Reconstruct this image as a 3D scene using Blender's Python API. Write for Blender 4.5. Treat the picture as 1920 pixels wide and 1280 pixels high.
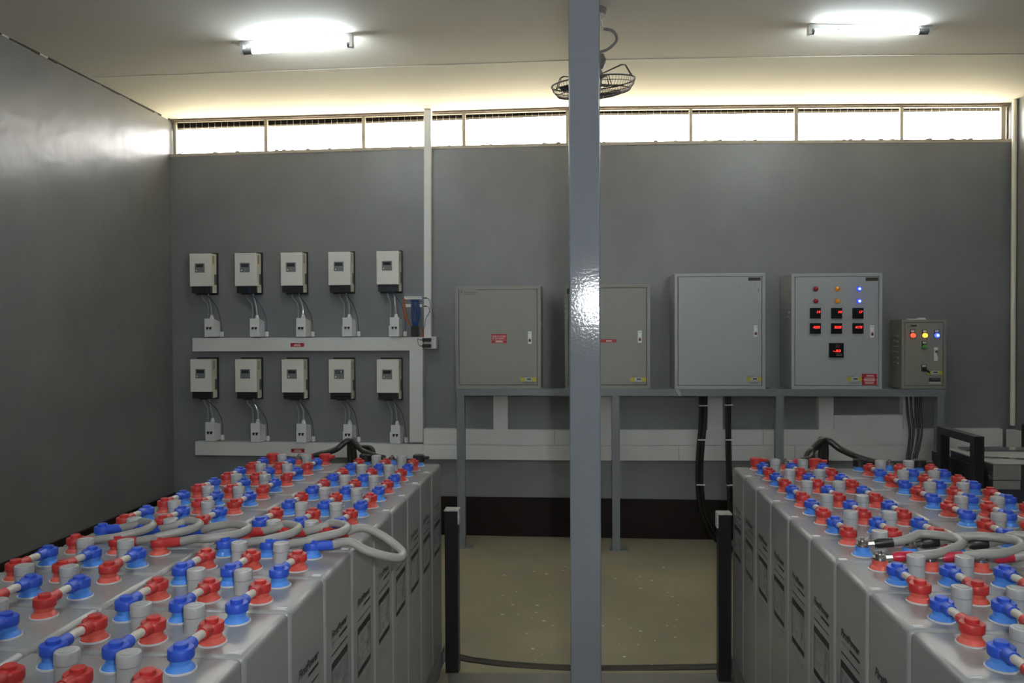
import bpy, bmesh, math, random
from mathutils import Vector, Matrix
random.seed(7)
PI = math.pi
C = bpy.context.scene.collection
for o in list(bpy.data.objects): bpy.data.objects.remove(o)

# ------------------------------------------------------------------ camera
F, YAW, PIT, ROL = 1480.0, 0.0868, -0.0179, 0.0049
CAMZ = 1.4215
fw = Vector((-math.sin(YAW)*math.cos(PIT), math.cos(YAW)*math.cos(PIT), math.sin(PIT)))
rt = Vector((math.cos(YAW), math.sin(YAW), 0)); up = rt.cross(fw)
cr = rt*math.cos(ROL) - up*math.sin(ROL); cu = rt*math.sin(ROL) + up*math.cos(ROL)
cd = bpy.data.cameras.new('camera'); cam = bpy.data.objects.new('camera', cd); C.objects.link(cam)
cd.sensor_width = 36; cd.lens = F/1920*36; cd.clip_start = .05
cam.matrix_world = Matrix(((cr.x, cu.x, -fw.x, 0), (cr.y, cu.y, -fw.y, 0), (cr.z, cu.z, -fw.z, CAMZ), (0, 0, 0, 1)))
bpy.context.scene.camera = cam

# ------------------------------------------------------------------ world, sun, exposure
vs = bpy.context.scene.view_settings
vs.view_transform = 'Standard'; vs.look = 'None'; vs.gamma = 1; vs.use_curve_mapping = False
vs.exposure = 1.63
SKY, SUN, TUBE, FLASH, FILL = 5.0, 24.0, 30.0, 28.0, 45.0
w = bpy.data.worlds.new('sky'); bpy.context.scene.world = w; w.use_nodes = True
bg = w.node_tree.nodes['Background']; bg.inputs[0].default_value = (1, .97, .92, 1); bg.inputs[1].default_value = SKY
sl = bpy.data.lights.new('sun', 'SUN'); sl.energy = SUN; sl.color = (1, .93, .80); sl.angle = .01
so = bpy.data.objects.new('sun', sl); C.objects.link(so); so.location = (0, -6, 9)
so.rotation_euler = (math.radians(38), 0, math.radians(12))
# the camera's own flash, just above the lens
fl = bpy.data.lights.new('camera_flash', 'SPOT'); fl.energy = FLASH; fl.color = (.93, .96, 1); fl.shadow_soft_size = .028
fl.spot_size = math.radians(95); fl.spot_blend = .9
fo = bpy.data.objects.new('camera_flash', fl); C.objects.link(fo)
fo.matrix_world = Matrix.Translation(Vector((0.11, 0.0, CAMZ)) + up*.14 - fw*.02) @ cam.matrix_world.to_3x3().to_4x4()

# ------------------------------------------------------------------ helpers
def ray(px, py):
    x, y = (px-960)/F, (py-640)/F
    return fw + cr*x - cu*y
def W(px, py, Y):
    d = ray(px, py); t = Y/d.y
    return Vector((d.x*t, Y, CAMZ + d.z*t))
def FL(px, py, z=0.0):
    d = ray(px, py); t = (z-CAMZ)/d.z
    return Vector((d.x*t, d.y*t, z))
def rectW(x0, y0, x1, y1, Y):
    a, b, c, d = W(x0, y0, Y), W(x1, y0, Y), W(x1, y1, Y), W(x0, y1, Y)
    return (a.x+d.x)/2, (b.x+c.x)/2, (c.z+d.z)/2, (a.z+b.z)/2

def mat(name, col, rough=.5, metal=0, spec=.5, emit=0, bump=0, bscale=60, mottle=0, mscale=3, coat=0, ecol=None, alpha=1, trans=0):
    m = bpy.data.materials.new(name); m.use_nodes = True; nt = m.node_tree; b = nt.nodes['Principled BSDF']
    b.inputs['Base Color'].default_value = (*col, 1); b.inputs['Roughness'].default_value = rough
    b.inputs['Metallic'].default_value = metal; b.inputs['Specular IOR Level'].default_value = spec
    b.inputs['Coat Weight'].default_value = coat; b.inputs['Coat Roughness'].default_value = .12
    if trans: b.inputs['Transmission Weight'].default_value = trans
    if alpha < 1: b.inputs['Alpha'].default_value = alpha
    if emit:
        b.inputs['Emission Color'].default_value = (*(ecol or col), 1); b.inputs['Emission Strength'].default_value = emit
    tc = nt.nodes.new('ShaderNodeTexCoord')
    if mottle:
        n = nt.nodes.new('ShaderNodeTexNoise'); n.inputs['Scale'].default_value = mscale; n.inputs['Detail'].default_value = 8; n.inputs['Roughness'].default_value = .62
        nt.links.new(tc.outputs['Object'], n.inputs['Vector'])
        r = nt.nodes.new('ShaderNodeMapRange'); r.inputs[1].default_value = .3; r.inputs[2].default_value = .7
        r.inputs[3].default_value = 1-mottle; r.inputs[4].default_value = 1+mottle
        nt.links.new(n.outputs['Fac'], r.inputs[0])
        mx = nt.nodes.new('ShaderNodeVectorMath'); mx.operation = 'SCALE'; mx.inputs[0].default_value = col
        nt.links.new(r.outputs[0], mx.inputs['Scale']); nt.links.new(mx.outputs[0], b.inputs['Base Color'])
    if bump:
        n = nt.nodes.new('ShaderNodeTexNoise'); n.inputs['Scale'].default_value = bscale; n.inputs['Detail'].default_value = 3
        nt.links.new(tc.outputs['Object'], n.inputs['Vector'])
        bp = nt.nodes.new('ShaderNodeBump'); bp.inputs['Strength'].default_value = bump; bp.inputs['Distance'].default_value = .01
        nt.links.new(n.outputs['Fac'], bp.inputs['Height']); nt.links.new(bp.outputs[0], b.inputs['Normal'])
    return m

M = dict(
 wall=mat('grey_wall_paint', (.20, .205, .21), .38, spec=.45, bump=.25, bscale=5, mottle=.10, mscale=2.2),
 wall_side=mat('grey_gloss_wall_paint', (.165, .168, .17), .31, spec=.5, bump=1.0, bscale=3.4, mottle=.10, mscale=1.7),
 ceil=mat('cream_ceiling_board', (.72, .70, .63), .75, spec=.2, bump=.15, bscale=3, mottle=.03, mscale=1.5),
 skirt=mat('dark_brown_skirting', (.012, .007, .005), .5, spec=.25),
 winframe=mat('weathered_window_timber', (.20, .16, .13), .7, mottle=.5, mscale=14),
 winclean=mat('cream_window_paint', (.36, .32, .26), .6, mottle=.12, mscale=20),
 eave=mat('eave_beam_paint', (.020, .016, .013), .9, spec=.05, mottle=.2, mscale=9),
 mesh=mat('galvanised_wire', (.75, .72, .65), .4, metal=.3),
 column=mat('glossy_grey_column_paint', (.165, .18, .194), .085, spec=.42, bump=.035, bscale=120),
 stand=mat('stand_grey_paint', (.185, .195, .205), .35, bump=.1, bscale=60),
 duct=mat('white_trunking', (.66, .66, .64), .5, mottle=.03, mscale=4),
 ductline=mat('trunking_joint_shadow', (.12, .12, .12), .8),
 invw=mat('inverter_white_enamel', (.72, .71, .66), .38),
 invside=mat('inverter_side_enamel', (.74, .71, .58), .38),
 black=mat('black_plastic', (.012, .012, .013), .45),
 blackm=mat('black_painted_steel', (.010, .010, .011), .35),
 lcdpanel=mat('grey_display_panel', (.16, .17, .17), .4),
 lcd=mat('lcd_dark', (.035, .04, .04), .2),
 led=mat('led_yellow', (1, .9, .35), .4, emit=.7), ledw=mat('led_white', (1, .97, .85), .4, emit=.7),
 vent=mat('vent_slots', (.20, .17, .12), .6),
 clear=mat('translucent_tube', (.30, .32, .33), .15, spec=.6, coat=.5),
 brk=mat('breaker_box_white', (.70, .71, .70), .4),
 olive=mat('cabinet_olive_grey', (.25, .25, .215), .30, spec=.5, bump=.18, bscale=170),
 grey=mat('cabinet_light_grey', (.365, .375, .375), .38, bump=.06, bscale=150),
 beige=mat('cabinet_beige', (.26, .26, .215), .38, bump=.06, bscale=150),
 gap=mat('door_gap_shadow', (.03, .03, .028), .8),
 chrome=mat('white_lock_handle', (.80, .80, .80), .25),
 steel=mat('bright_steel', (.62, .60, .56), .22, metal=1),
 red=mat('red_sticker', (.42, .018, .022), .45), white=mat('white_print', (.75, .68, .68), .6),
 wprint=mat('white_label', (.72, .72, .72), .6), bprint=mat('black_print', (.02, .02, .02), .6), brand=mat('dark_nameplate', (.03, .025, .012), .4),
 gprint=mat('grey_print', (.16, .16, .16), .6),
 yel=mat('yellow_sticker', (.48, .42, .04), .5), yelg=mat('pale_sticker_film', (.46, .47, .43), .4),
 lampr=mat('lamp_red', (.35, .01, .015), .25), lampa=mat('lamp_amber', (.70, .24, .01), .25, emit=.03), lampb=mat('lamp_blue', (.02, .05, .8), .25, emit=.55),
 lampR=mat('lamp_red_lit', (1, .10, .04), .25, emit=.42), lampA=mat('lamp_amber_lit', (1, .50, .06), .25, emit=.55), lampB=mat('lamp_blue_lit', (.05, .10, 1), .25, emit=.7), lampG=mat('lamp_green', (.10, .36, .10), .3),
 core=mat('lamp_white_core', (.45, .62, 1), .3, emit=.5),
 meter=mat('meter_black', (.010, .010, .012), .18), digit=mat('red_led_digits', (1, .03, .02), .4, emit=.8),
 cell=mat('battery_grey_case', (.268, .269, .267), .27, spec=.5),
 vplug=mat('vent_plug_grey', (.38, .385, .38), .35), seam=mat('plug_seam', (.2, .2, .2), .6),
 blueL=mat('light_blue_plastic', (.07, .25, .72), .35), blueD=mat('blue_rubber', (.025, .085, .52), .42),
 redL=mat('light_red_plastic', (.64, .10, .07), .35), redD=mat('red_rubber', (.47, .030, .028), .42),
 flange=mat('terminal_flange', (.55, .54, .54), .35),
 lead=mat('cream_cable_sheath', (.56, .53, .46), .5), loop=mat('grey_cable_sheath', (.30, .295, .27), .33, spec=.5),
 bcable=mat('black_cable_sheath', (.016, .015, .012), .38), tie=mat('white_cable_tie', (.7, .7, .7), .5),
 sleeve=mat('red_heat_shrink', (.48, .02, .05), .3), bsleeve=mat('black_tape', (.015, .015, .016), .35),
 rail=mat('galvanised_rail', (.20, .20, .20), .5, metal=.4, mottle=.35, mscale=20),
 caps=mat('weathered_white_paint', (.42, .42, .39), .6, mottle=.35, mscale=60),
 fan=mat('fan_grey_enamel', (.17, .17, .17), .4), fanw=mat('fan_wire', (.13, .12, .12), .4, metal=.3), blade=mat('fan_blade_grey', (.075, .075, .078), .4),
 lampbody=mat('lamp_fitting_enamel', (.55, .56, .55), .4), tube=mat('fluorescent_tube', (1, 1, 1), .4, emit=TUBE, ecol=(.86, .95, 1)), tubefill=mat('fluorescent_tube_fill', (1, 1, 1), .4, emit=FILL, ecol=(.88, .95, 1)),
 tubecap=mat('lamp_end_cap', (.16, .16, .17), .5),
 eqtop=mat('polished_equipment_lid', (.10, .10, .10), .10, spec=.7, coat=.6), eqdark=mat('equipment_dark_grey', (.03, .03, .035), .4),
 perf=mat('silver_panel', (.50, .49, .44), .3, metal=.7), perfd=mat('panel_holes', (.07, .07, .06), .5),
 bluew=mat('blue_wire', (.02, .07, .22), .4), orangew=mat('orange_wire', (.40, .12, .035), .4), acryl=mat('acrylic_back_plate', (.24, .245, .27), .15, coat=.4),
 eqlid=mat('lid_reflection_pale', (.62, .61, .57), .22, metal=.4), outdoor=mat('sunlit_sand', (.64, .59, .44), .9, mottle=.1, mscale=.5),
 crack=mat('ceiling_gap', (.03, .028, .025), .9), plaster=mat('loose_plaster', (.6, .58, .52), .9),
)
# floor: painted concrete with dust, scuffs and a greyer edge near the batteries
fm = mat('olive_floor_paint', (.30, .27, .18), .5, spec=.35, mottle=.16, mscale=1.3, bump=.04, bscale=25); M['floor'] = fm
M['floorgrey'] = mat('grey_floor_stain', (.19, .185, .16), .5, mottle=.15, mscale=6)
M['fleck'] = mat('paint_fleck', (.6, .58, .5), .7)

class MB:
    def __init__(s): s.v = []; s.f = []; s.mi = []; s.mats = []; s.sm = []
    def _m(s, m):
        m = M[m] if isinstance(m, str) else m
        if m not in s.mats: s.mats.append(m)
        return s.mats.index(m)
    def add(s, vs, fs, m, smooth=False):
        n = len(s.v); k = s._m(m); s.v += [tuple(v) for v in vs]
        for f in fs: s.f.append(tuple(i+n for i in f)); s.mi.append(k); s.sm.append(smooth)
        return s
    def box(s, x0, x1, y0, y1, z0, z1, m):
        return s.add([(x0,y0,z0),(x1,y0,z0),(x1,y1,z0),(x0,y1,z0),(x0,y0,z1),(x1,y0,z1),(x1,y1,z1),(x0,y1,z1)],
                     [(0,3,2,1),(4,5,6,7),(0,1,5,4),(1,2,6,5),(2,3,7,6),(3,0,4,7)], m)
    def rbox(s, x0, x1, y0, y1, z0, z1, m, r=.004, seg=2):
        bm = bmesh.new(); bmesh.ops.create_cube(bm, size=1)
        for v in bm.verts: v.co = Vector(((x0+x1)/2+v.co.x*(x1-x0), (y0+y1)/2+v.co.y*(y1-y0), (z0+z1)/2+v.co.z*(z1-z0)))
        bmesh.ops.bevel(bm, geom=bm.edges[:], offset=r, segments=seg, affect='EDGES', profile=.5)
        bm.verts.index_update()
        bm.normal_update(); vs = [v.co[:] for v in bm.verts]
        flat = [[v.index for v in f.verts] for f in bm.faces if max(map(abs, f.normal)) > .9999]; rnd = [[v.index for v in f.verts] for f in bm.faces if max(map(abs, f.normal)) <= .9999]
        n0 = len(s.v); s.add(vs, flat, m, False); k = s._m(m)
        for f in rnd: s.f.append(tuple(i+n0 for i in f)); s.mi.append(k); s.sm.append(seg > 1)
        bm.free(); return s
    def hexa(s, front, back, m):   # front/back: TL TR BR BL
        return s.add(list(front)+list(back), [(3,2,1,0),(4,5,6,7),(0,1,5,4),(1,2,6,5),(2,3,7,6),(3,0,4,7)], m)
    def lathe(s, prof, m, c=(0,0,0), n=16, axis='z', smooth=True, caps=True):
        vs = []; fs = []
        for (r, z) in prof:
            for k in range(n):
                a = 2*PI*k/n; p = (r*math.cos(a), r*math.sin(a), z)
                if axis == 'y': p = (p[0], -p[2], p[1])     # faces -Y
                if axis == 'x': p = (p[2], p[0], p[1])
                vs.append((p[0]+c[0], p[1]+c[1], p[2]+c[2]))
        L = len(prof)
        for i in range(L-1):
            for k in range(n):
                a, b = i*n+k, i*n+(k+1) % n; fs.append((a, b, b+n, a+n))
        if caps: fs.append(tuple(range(n-1, -1, -1))); fs.append(tuple((L-1)*n+k for k in range(n)))
        return s.add(vs, fs, m, smooth)
    def tube(s, pts, r, m, n=8, sub=6, smooth=True, caps=True):
        P = [Vector(p) for p in pts]
        if sub > 1 and len(P) > 2:
            Q = []
            for i in range(len(P)-1):
                p0 = P[i-1] if i else P[0]*2-P[1]; p1, p2 = P[i], P[i+1]; p3 = P[i+2] if i+2 < len(P) else P[-1]*2-P[-2]
                for k in range(sub):
                    t = k/sub; Q.append(.5*((2*p1)+(p2-p0)*t+(2*p0-5*p1+4*p2-p3)*t*t+(3*p1-p0-3*p2+p3)*t**3))
            Q.append(P[-1]); P = Q
        R = r if isinstance(r, (list, tuple)) else [r]*len(P)
        if len(R) != len(P): R = [R[min(len(R)-1, int(i*len(R)/len(P)))] for i in range(len(P))]
        T = (P[1]-P[0]).normalized(); N = T.orthogonal().normalized(); vs = []; fs = []
        for i, p in enumerate(P):
            t = ((P[i+1] if i+1 < len(P) else P[i]) - (P[i-1] if i else P[i])).normalized()
            N = (N - t*N.dot(t)).normalized(); B = t.cross(N)
            for k in range(n):
                a = 2*PI*k/n; vs.append(p + (N*math.cos(a)+B*math.sin(a))*R[i])
        for i in range(len(P)-1):
            for k in range(n):
                a, b = i*n+k, i*n+(k+1) % n; fs.append((a, b, b+n, a+n))
        if caps: fs.append(tuple(range(n-1, -1, -1))); fs.append(tuple((len(P)-1)*n+k for k in range(n)))
        return s.add(vs, fs, m, smooth)
    def text(s, txt, size, m, origin, right, upv, shear=0, bold=0, align='LEFT', width=None):
        cu_ = bpy.data.curves.new('t', 'FONT'); cu_.body = txt; cu_.size = size; cu_.shear = shear; cu_.offset = bold; cu_.align_x = align; cu_.resolution_u = 2
        ob = bpy.data.objects.new('t', cu_); C.objects.link(ob); bpy.context.view_layer.update()
        me = bpy.data.meshes.new_from_object(ob.evaluated_get(bpy.context.evaluated_depsgraph_get()))
        R, U, O = Vector(right), Vector(upv), Vector(origin)
        xs = [v.co.x for v in me.vertices]; k = width/(max(xs)-min(xs)) if width else 1; x0 = min(xs) if width else 0
        s.add([O+R*((v.co.x-x0)*k)+U*v.co.y for v in me.vertices], [tuple(p.vertices) for p in me.polygons], m)
        bpy.data.objects.remove(ob); bpy.data.curves.remove(cu_); bpy.data.meshes.remove(me); return s
    def build(s, name, parent=None, origin=None, label=None, cat=None, group=None, kind=None):
        if parent is not None: og = LOC[parent.name]
        elif origin is not None: og = Vector(origin)
        else:
            xs, ys, zs = zip(*s.v); og = Vector(((min(xs)+max(xs))/2, (min(ys)+max(ys))/2, min(zs)))
        me = bpy.data.meshes.new(name); me.from_pydata([Vector(v)-og for v in s.v], [], s.f)
        for m in s.mats: me.materials.append(m)
        me.polygons.foreach_set('material_index', s.mi); me.polygons.foreach_set('use_smooth', s.sm); me.update(); me.set_sharp_from_angle(angle=math.radians(38)); me.polygons.foreach_set('use_smooth', s.sm); me.update()
        o = bpy.data.objects.new(name, me); C.objects.link(o)
        if parent is not None: o.parent = parent; LOC[o.name] = og
        else: o.location = og; LOC[o.name] = og
        return tag(o, label, cat, group, kind)
LOC = {}
def tag(o, label=None, cat=None, group=None, kind=None):
    for k, v in (('label', label), ('category', cat), ('group', group), ('kind', kind)):
        if v: o[k] = v
    return o
def root(name, loc, label, cat, group=None):
    o = bpy.data.objects.new(name, None); C.objects.link(o); o.location = loc; o.empty_display_size = .05
    LOC[o.name] = Vector(loc); return tag(o, label, cat, group)
def tree(o): return [(c, tree(c)) for c in o.children]
def copy_tree(t, parent):
    for c, sub in t:
        d = c.copy(); C.objects.link(d); d.parent = parent; copy_tree(sub, d)
def dup(o, kids, loc, label, group=None):
    d = o.copy(); C.objects.link(d); d.location = loc; d['label'] = label
    if group: d['group'] = group
    copy_tree(kids, d); return d

# ------------------------------------------------------------------ room shell
D, XL, XR, YF, H = 5.346, -2.872, 2.756, -2.6, 2.88
top_px = ((318, 223), (683, 212), (1065, 200), (1500, 195), (1893, 193))
sill_px = ((318, 293), (683, 281), (1065, 272), (1300, 268), (1893, 265))
def prof(pxs): 
    q = [W(x, y, D) for x, y in pxs]; q = [(p.x, p.z) for p in q]
    q[0] = (XL, q[0][1]); q[-1] = (XR, q[-1][1]); return q
TOP, SILL = prof(top_px), prof(sill_px)
def zat(pr, x):
    if x <= pr[0][0]: return pr[0][1]
    for (a, b), (c, d) in zip(pr, pr[1:]):
        if x <= c: return b+(d-b)*(x-a)/(c-a)
    return pr[-1][1]
T = .16
b = MB(); b.add([(XL-1, YF-1, 0), (XR+1, YF-1, 0), (XR+1, D+T, 0), (XL-1, D+T, 0), (XL-1, YF-1, -.2), (XR+1, YF-1, -.2), (XR+1, D+T, -.2), (XL-1, D+T, -.2)],
     [(0,1,2,3),(7,6,5,4),(0,4,5,1),(1,5,6,2),(2,6,7,3),(3,7,4,0)], 'floor'); floor = b.build('floor', kind='structure', origin=(0, 0, 0))
# back wall below the clerestory, following the uneven sill
b = MB(); xs = [XL-.2]+[p[0] for p in SILL[1:-1]]+[XR+.2]
for x0, x1 in zip(xs, xs[1:]):
    z0, z1 = zat(SILL, x0), zat(SILL, x1)
    b.hexa([(x0, D, z0), (x1, D, z1), (x1, D, 0), (x0, D, 0)], [(x0, D+T, z0), (x1, D+T, z1), (x1, D+T, 0), (x0, D+T, 0)], 'wall')
b.build('wall_back', kind='structure', origin=(0, D, 0))
MB().box(XL-.2, XL, YF-.2, D+T, 0, 3.0, 'wall_side').build('wall_left', kind='structure')
MB().box(XR, XR+.2, YF-.2, D+T, 0, 3.0, 'wall_side').build('wall_right', kind='structure')
MB().box(XL, XR, YF-.2, YF, 0, 3.0, 'wall').build('wall_front', kind='structure')
# ceiling, sagging a little with its boards
b = MB(); xs = [XL-.2]+[p[0] for p in TOP[1:-1]]+[XR+.2]; xx = []
for x0, x1 in zip(xs, xs[1:]): xx += [x0+(x1-x0)*k/4 for k in range(4)]
xx.append(xs[-1])
for x0, x1 in zip(xx, xx[1:]):
    z0, z1 = zat(TOP, x0), zat(TOP, x1)
    b.hexa([(x0, YF-.2, z0+.15), (x1, YF-.2, z1+.15), (x1, YF-.2, z1), (x0, YF-.2, z0)], [(x0, D+T+.04, z0+.15), (x1, D+T+.04, z1+.15), (x1, D+T+.04, z1), (x0, D+T+.04, z0)], 'ceil')
ceiling = b.build('ceiling', kind='structure', origin=(0, 0, H))
LOC['ceiling'] = Vector((0, 0, H))
for yj in (4.42, 3.2, 1.98, .76):
    b = MB()
    for x0, x1 in zip(xx, xx[1:]):
        x0 = max(x0, XL); x1 = min(x1, XR)
        if x1 <= x0: continue
        z0, z1 = zat(TOP, x0), zat(TOP, x1)
        b.hexa([(x0, yj, z0+.01), (x1, yj, z1+.01), (x1, yj, z1-.0018), (x0, yj, z0-.0018)], [(x0, yj+.035, z0+.01), (x1, yj+.035, z1+.01), (x1, yj+.035, z1-.001), (x0, yj+.035, z0-.001)], 'ceil')
    b.build('joint_strip', ceiling)
# ragged gap where ceiling meets the left wall
b = MB(); y = YF; zl = zat(TOP, XL)
while y < D-.02:
    dy = random.uniform(.03, .12); h = random.uniform(.004, .013)
    b.box(XL, XL+random.uniform(.002, .005), y, min(y+dy, D), zl-h, zl, 'plaster' if random.random() < .16 else 'crack'); y += dy
b.build('trim_1', kind='structure')
# dark skirting
zs = (W(880, 932, D-.015).z + W(1300, 936, D-.015).z)/2
def skirt(n, x0, x1, y0, y1):
    MB().rbox(x0, x1, y0, y1, 0, zs, 'skirt', .004, 1).build(n, kind='structure')
skirt('baseboard_back', XL+.015, XR-.015, D-.015, D)
skirt('baseboard_left', XL, XL+.015, YF, D); skirt('baseboard_right', XR-.015, XR, YF, D)
# outside: sand ground, eave beam
MB().box(-30, 30, D+T+.02, 40, -.25, -.05, 'outdoor').build('ground', kind='structure')
b = MB()
e0 = W(330, 241, D+.065); e1 = W(683, 228, D+.065); e2 = W(1065, 213, D+.065); e3 = W(1500, 208, D+.065); e4 = W(1885, 207, D+.065)
ee = [e0, e1, e2, e3, e4]; ee[0].x = XL-.6; ee[-1].x = XR+.6
for a, c in zip(ee, ee[1:]):
    b.hexa([(a.x, D+.065, 3.0), (c.x, D+.065, 3.0), (c.x, D+.065, c.z), (a.x, D+.065, a.z)], [(a.x, D+.12, 3.0), (c.x, D+.12, 3.0), (c.x, D+.12, c.z), (a.x, D+.12, a.z)], 'eave')
b.build('trim_2', kind='structure', origin=(0, D+.15, 2.8))

# ------------------------------------------------------------------ clerestory windows
mull = [(326, 331), (496, 502), (679, 685), (867, 873), (1061, 1068), (1292, 1298), (1489, 1496), (1687, 1693), (1876, 1884)]
mx = []
for a, c in mull:
    p, q = W(a, 240, D+.04), W(c, 240, D+.04); mx.append((p.x, q.x))
for i in range(8):
    x0, x1 = mx[i][1], mx[i+1][0]; Y0, Y1 = D+.03, D+.052
    L = mx[i][0]; R = mx[i+1][0] if i < 7 else mx[8][1]
    zt0, zt1, zb0, zb1 = zat(TOP, L), zat(TOP, R), zat(SILL, L), zat(SILL, R)
    if i == 0: L = XL
    if i == 7: R = XR
    wn = bpy.data.objects.new('window_%d' % (i+1), None); C.objects.link(wn); wn.location = ((x0+x1)/2, D+.05, zb0); LOC[wn.name] = Vector(wn.location)
    tag(wn, kind='structure')
    b = MB()
    b.hexa([(L, Y0-.02, zt0+.01), (R, Y0-.02, zt1+.01), (R, Y0-.02, zt1-.011), (L, Y0-.02, zt0-.011)], [(L, Y1, zt0+.01), (R, Y1, zt1+.01), (R, Y1, zt1-.011), (L, Y1, zt0-.011)], 'winframe')
    b.hexa([(L, Y0-.004, zt0-.011), (R, Y0-.004, zt1-.011), (R, Y0-.004, zt1-.018), (L, Y0-.004, zt0-.018)], [(L, Y1, zt0-.011), (R, Y1, zt1-.011), (R, Y1, zt1-.018), (L, Y1, zt0-.018)], 'winclean')
    b.build('head_rail', wn)
    b = MB()
    b.hexa([(L, D-.004, zb0+.014), (R, D-.004, zb1+.014), (R, D-.004, zb1-.006), (L, D-.004, zb0-.006)], [(L, D+T, zb0+.014), (R, D+T, zb1+.014), (R, D+T, zb1-.006), (L, D+T, zb0-.006)], 'winclean')
    for k in range(7):
        xk = random.uniform(L+.02, R-.02); zk = zb0+(zb1-zb0)*(xk-L)/(R-L)
        b.rbox(xk-.012, xk+.012, D+.002, D+.02, zk+.012, zk+.014+random.uniform(.002, .01), 'winframe', .002, 1)
    b.build('sill', wn)
    b = MB(); b.box(mx[i][0], mx[i][1], Y0, Y1, zb0, zt0, 'winclean'); b.build('mullion', wn)
    if i == 0:
        MB().box(XL, mx[0][0]-.012, Y0+.01, Y1, zb0, zt0, 'winframe').build('jamb', wn)
    if i == 7:
        MB().box(mx[8][0], mx[8][1], Y0, Y1, zb1, zt1, 'winclean').build('mullion', wn)
        MB().box(mx[8][1]+.012, XR, Y0+.01, Y1, zb1, zt1, 'winframe').build('jamb', wn)
    b = MB(); n = int((x1-x0)/.0445)
    for k in range(1, n):
        x = x0+(x1-x0)*k/n; b.tube([(x, Y1+.004, zb0+.01), (x+random.uniform(-.003, .003), Y1+.004, zt0-.02)], .0009, 'mesh', 4, 1, False, False)
    for k in range(1, 6):
        z = zb0+.012+(zt0-zb0-.03)*k/6; b.tube([(x0, Y1+.005, z), (x1, Y1+.005, z+zt1-zt0)], .0009, 'mesh', 4, 1, False, False)
    b.build('wire_mesh', wn, kind='stuff')

# ------------------------------------------------------------------ floor marks
b = MB()
pts = [FL(x, y) for x, y in ((700, 1190), (857, 1231), (900, 1239), (960, 1246), (1069, 1252), (1200, 1252), (1345, 1250), (1480, 1245))]
b.tube([(p.x, p.y, .006) for p in pts], .034, 'bcable', 8, 5)
o = b.build('floor_cable', label='flat dark cable lying across the floor from bank to bank behind the column', cat='cable')
o.scale = (1, 1, .55)
b = MB(); mb = FL(1000, 1300)
vs = [FL(840, 1262), FL(1380, 1262), FL(1380, 1500), FL(840, 1500)]
b.add([(p.x, p.y, .002) for p in vs]+[(p.x, p.y, 0) for p in vs], [(3,2,1,0),(0,1,5,4),(1,2,6,5),(2,3,7,6),(3,0,4,7)], 'floorgrey')
b.build('trim_3', kind='structure')
b = MB()
for k in range(60):
    x, y = random.uniform(-.45, .5), random.uniform(3.2, 4.9); r = random.uniform(.002, .006)
    b.box(x-r, x+r*1.6, y-r, y+r, 0, .0015, 'fleck')
b.build('paint_flecks', label='small pale paint flecks scattered on the olive floor between the banks', cat='paint flecks', kind='stuff')

# ------------------------------------------------------------------ steel column
a0, a1 = W(1066.5, 300, 2.35), W(1125, 300, 2.35)
b = MB(); b.rbox(a0.x, a1.x, 2.35, 2.35+(a1.x-a0.x), 0, zat(TOP, 0)+.0, 'column', .0045, 3)
col = root('steel_column', ((a0.x+a1.x)/2, 2.4, 0), 'glossy grey painted square steel column standing in the middle of the room', 'column')
b.build('shaft', col)
xc = (a0.x+a1.x)/2
MB().rbox(xc-.09, xc+.09, 2.31, 2.49, 0, .012, 'stand', .003, 1).build('base_plate', col)

# ------------------------------------------------------------------ fluorescent lamps
def lamp(px0, py0, px1, py1, holder_left, label, ext=True):
    zc = zat(TOP, 0)-.055
    p, q = FL(px0, py0, zc), FL(px1, py1, zc)
    dx = (q-p); Lg = dx.length; u = dx.normalized(); n = Vector((-u.y, u.x, 0)); ang = math.atan2(u.y, u.x)
    mid = (p+q)/2; zt = zat(TOP, mid.x)
    def P(a, s, z): v = mid+u*a+n*s; return (v.x, v.y, z)
    r = root('fluorescent_lamp', (mid.x, mid.y, zc), label, 'lamp')
    hl = Lg/2
    def ob(b_, a0, a1, s0, s1, z0, z1, m): b_.hexa([P(a0, s0, z1), P(a1, s0, z1), P(a1, s0, z0), P(a0, s0, z0)], [P(a0, s1, z1), P(a1, s1, z1), P(a1, s1, z0), P(a0, s1, z0)], m)
    b = MB(); ob(b, -hl-.005, hl+.005, -.016, .020, zt-.020, zt, 'lampbody'); b.build('batten', r)
    b = MB(); b.tube([P(-hl+.01, -.004, zc), P(hl-.01, -.004, zc)], .013, 'tube', 14, 1); b.build('tube', r)
    for s in (-1, 1):
        b = MB(); ob(b, s*hl-.004 if s > 0 else -hl-.012, hl+.012 if s > 0 else s*hl+.004, -.016, .012, zc-.014, zt-.001, 'lampbody')
        b.build('end_holder', r)
        long_ = (s < 0) == holder_left
        b = MB(); b.tube([P(s*(hl-(.052 if long_ else .018)), -.004, zc), P(s*(hl-.002), -.004, zc)], .0145, 'tubecap', 14, 1); b.build('tube_cap', r)
        b = MB(); b.lathe([(.004, 0), (.007, .003), (.007, .008)], 'steel', P(s*hl*.55, -.018, zt-.028), 10); b.build('mounting_screw', r)
        al = bpy.data.lights
    # feed wire out of the end
    e = -1 if holder_left else 1
    b = MB(); b.tube([P(e*hl, 0, zt-.012), P(e*(hl+.03), .004, zt-.018), P(e*(hl+.055), -.004, zt-.004), P(e*(hl+.075), .01, zt)], .0025, 'lampbody', 6, 4); b.build('feed_wire', r)
    return r
lamp(457, 98, 658, 84, True, 'lit white fluorescent tube on the ceiling left of the column')
lamp(1519, 60, 1740, 60, False, 'lit white fluorescent tube on the ceiling right of the column')
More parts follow.
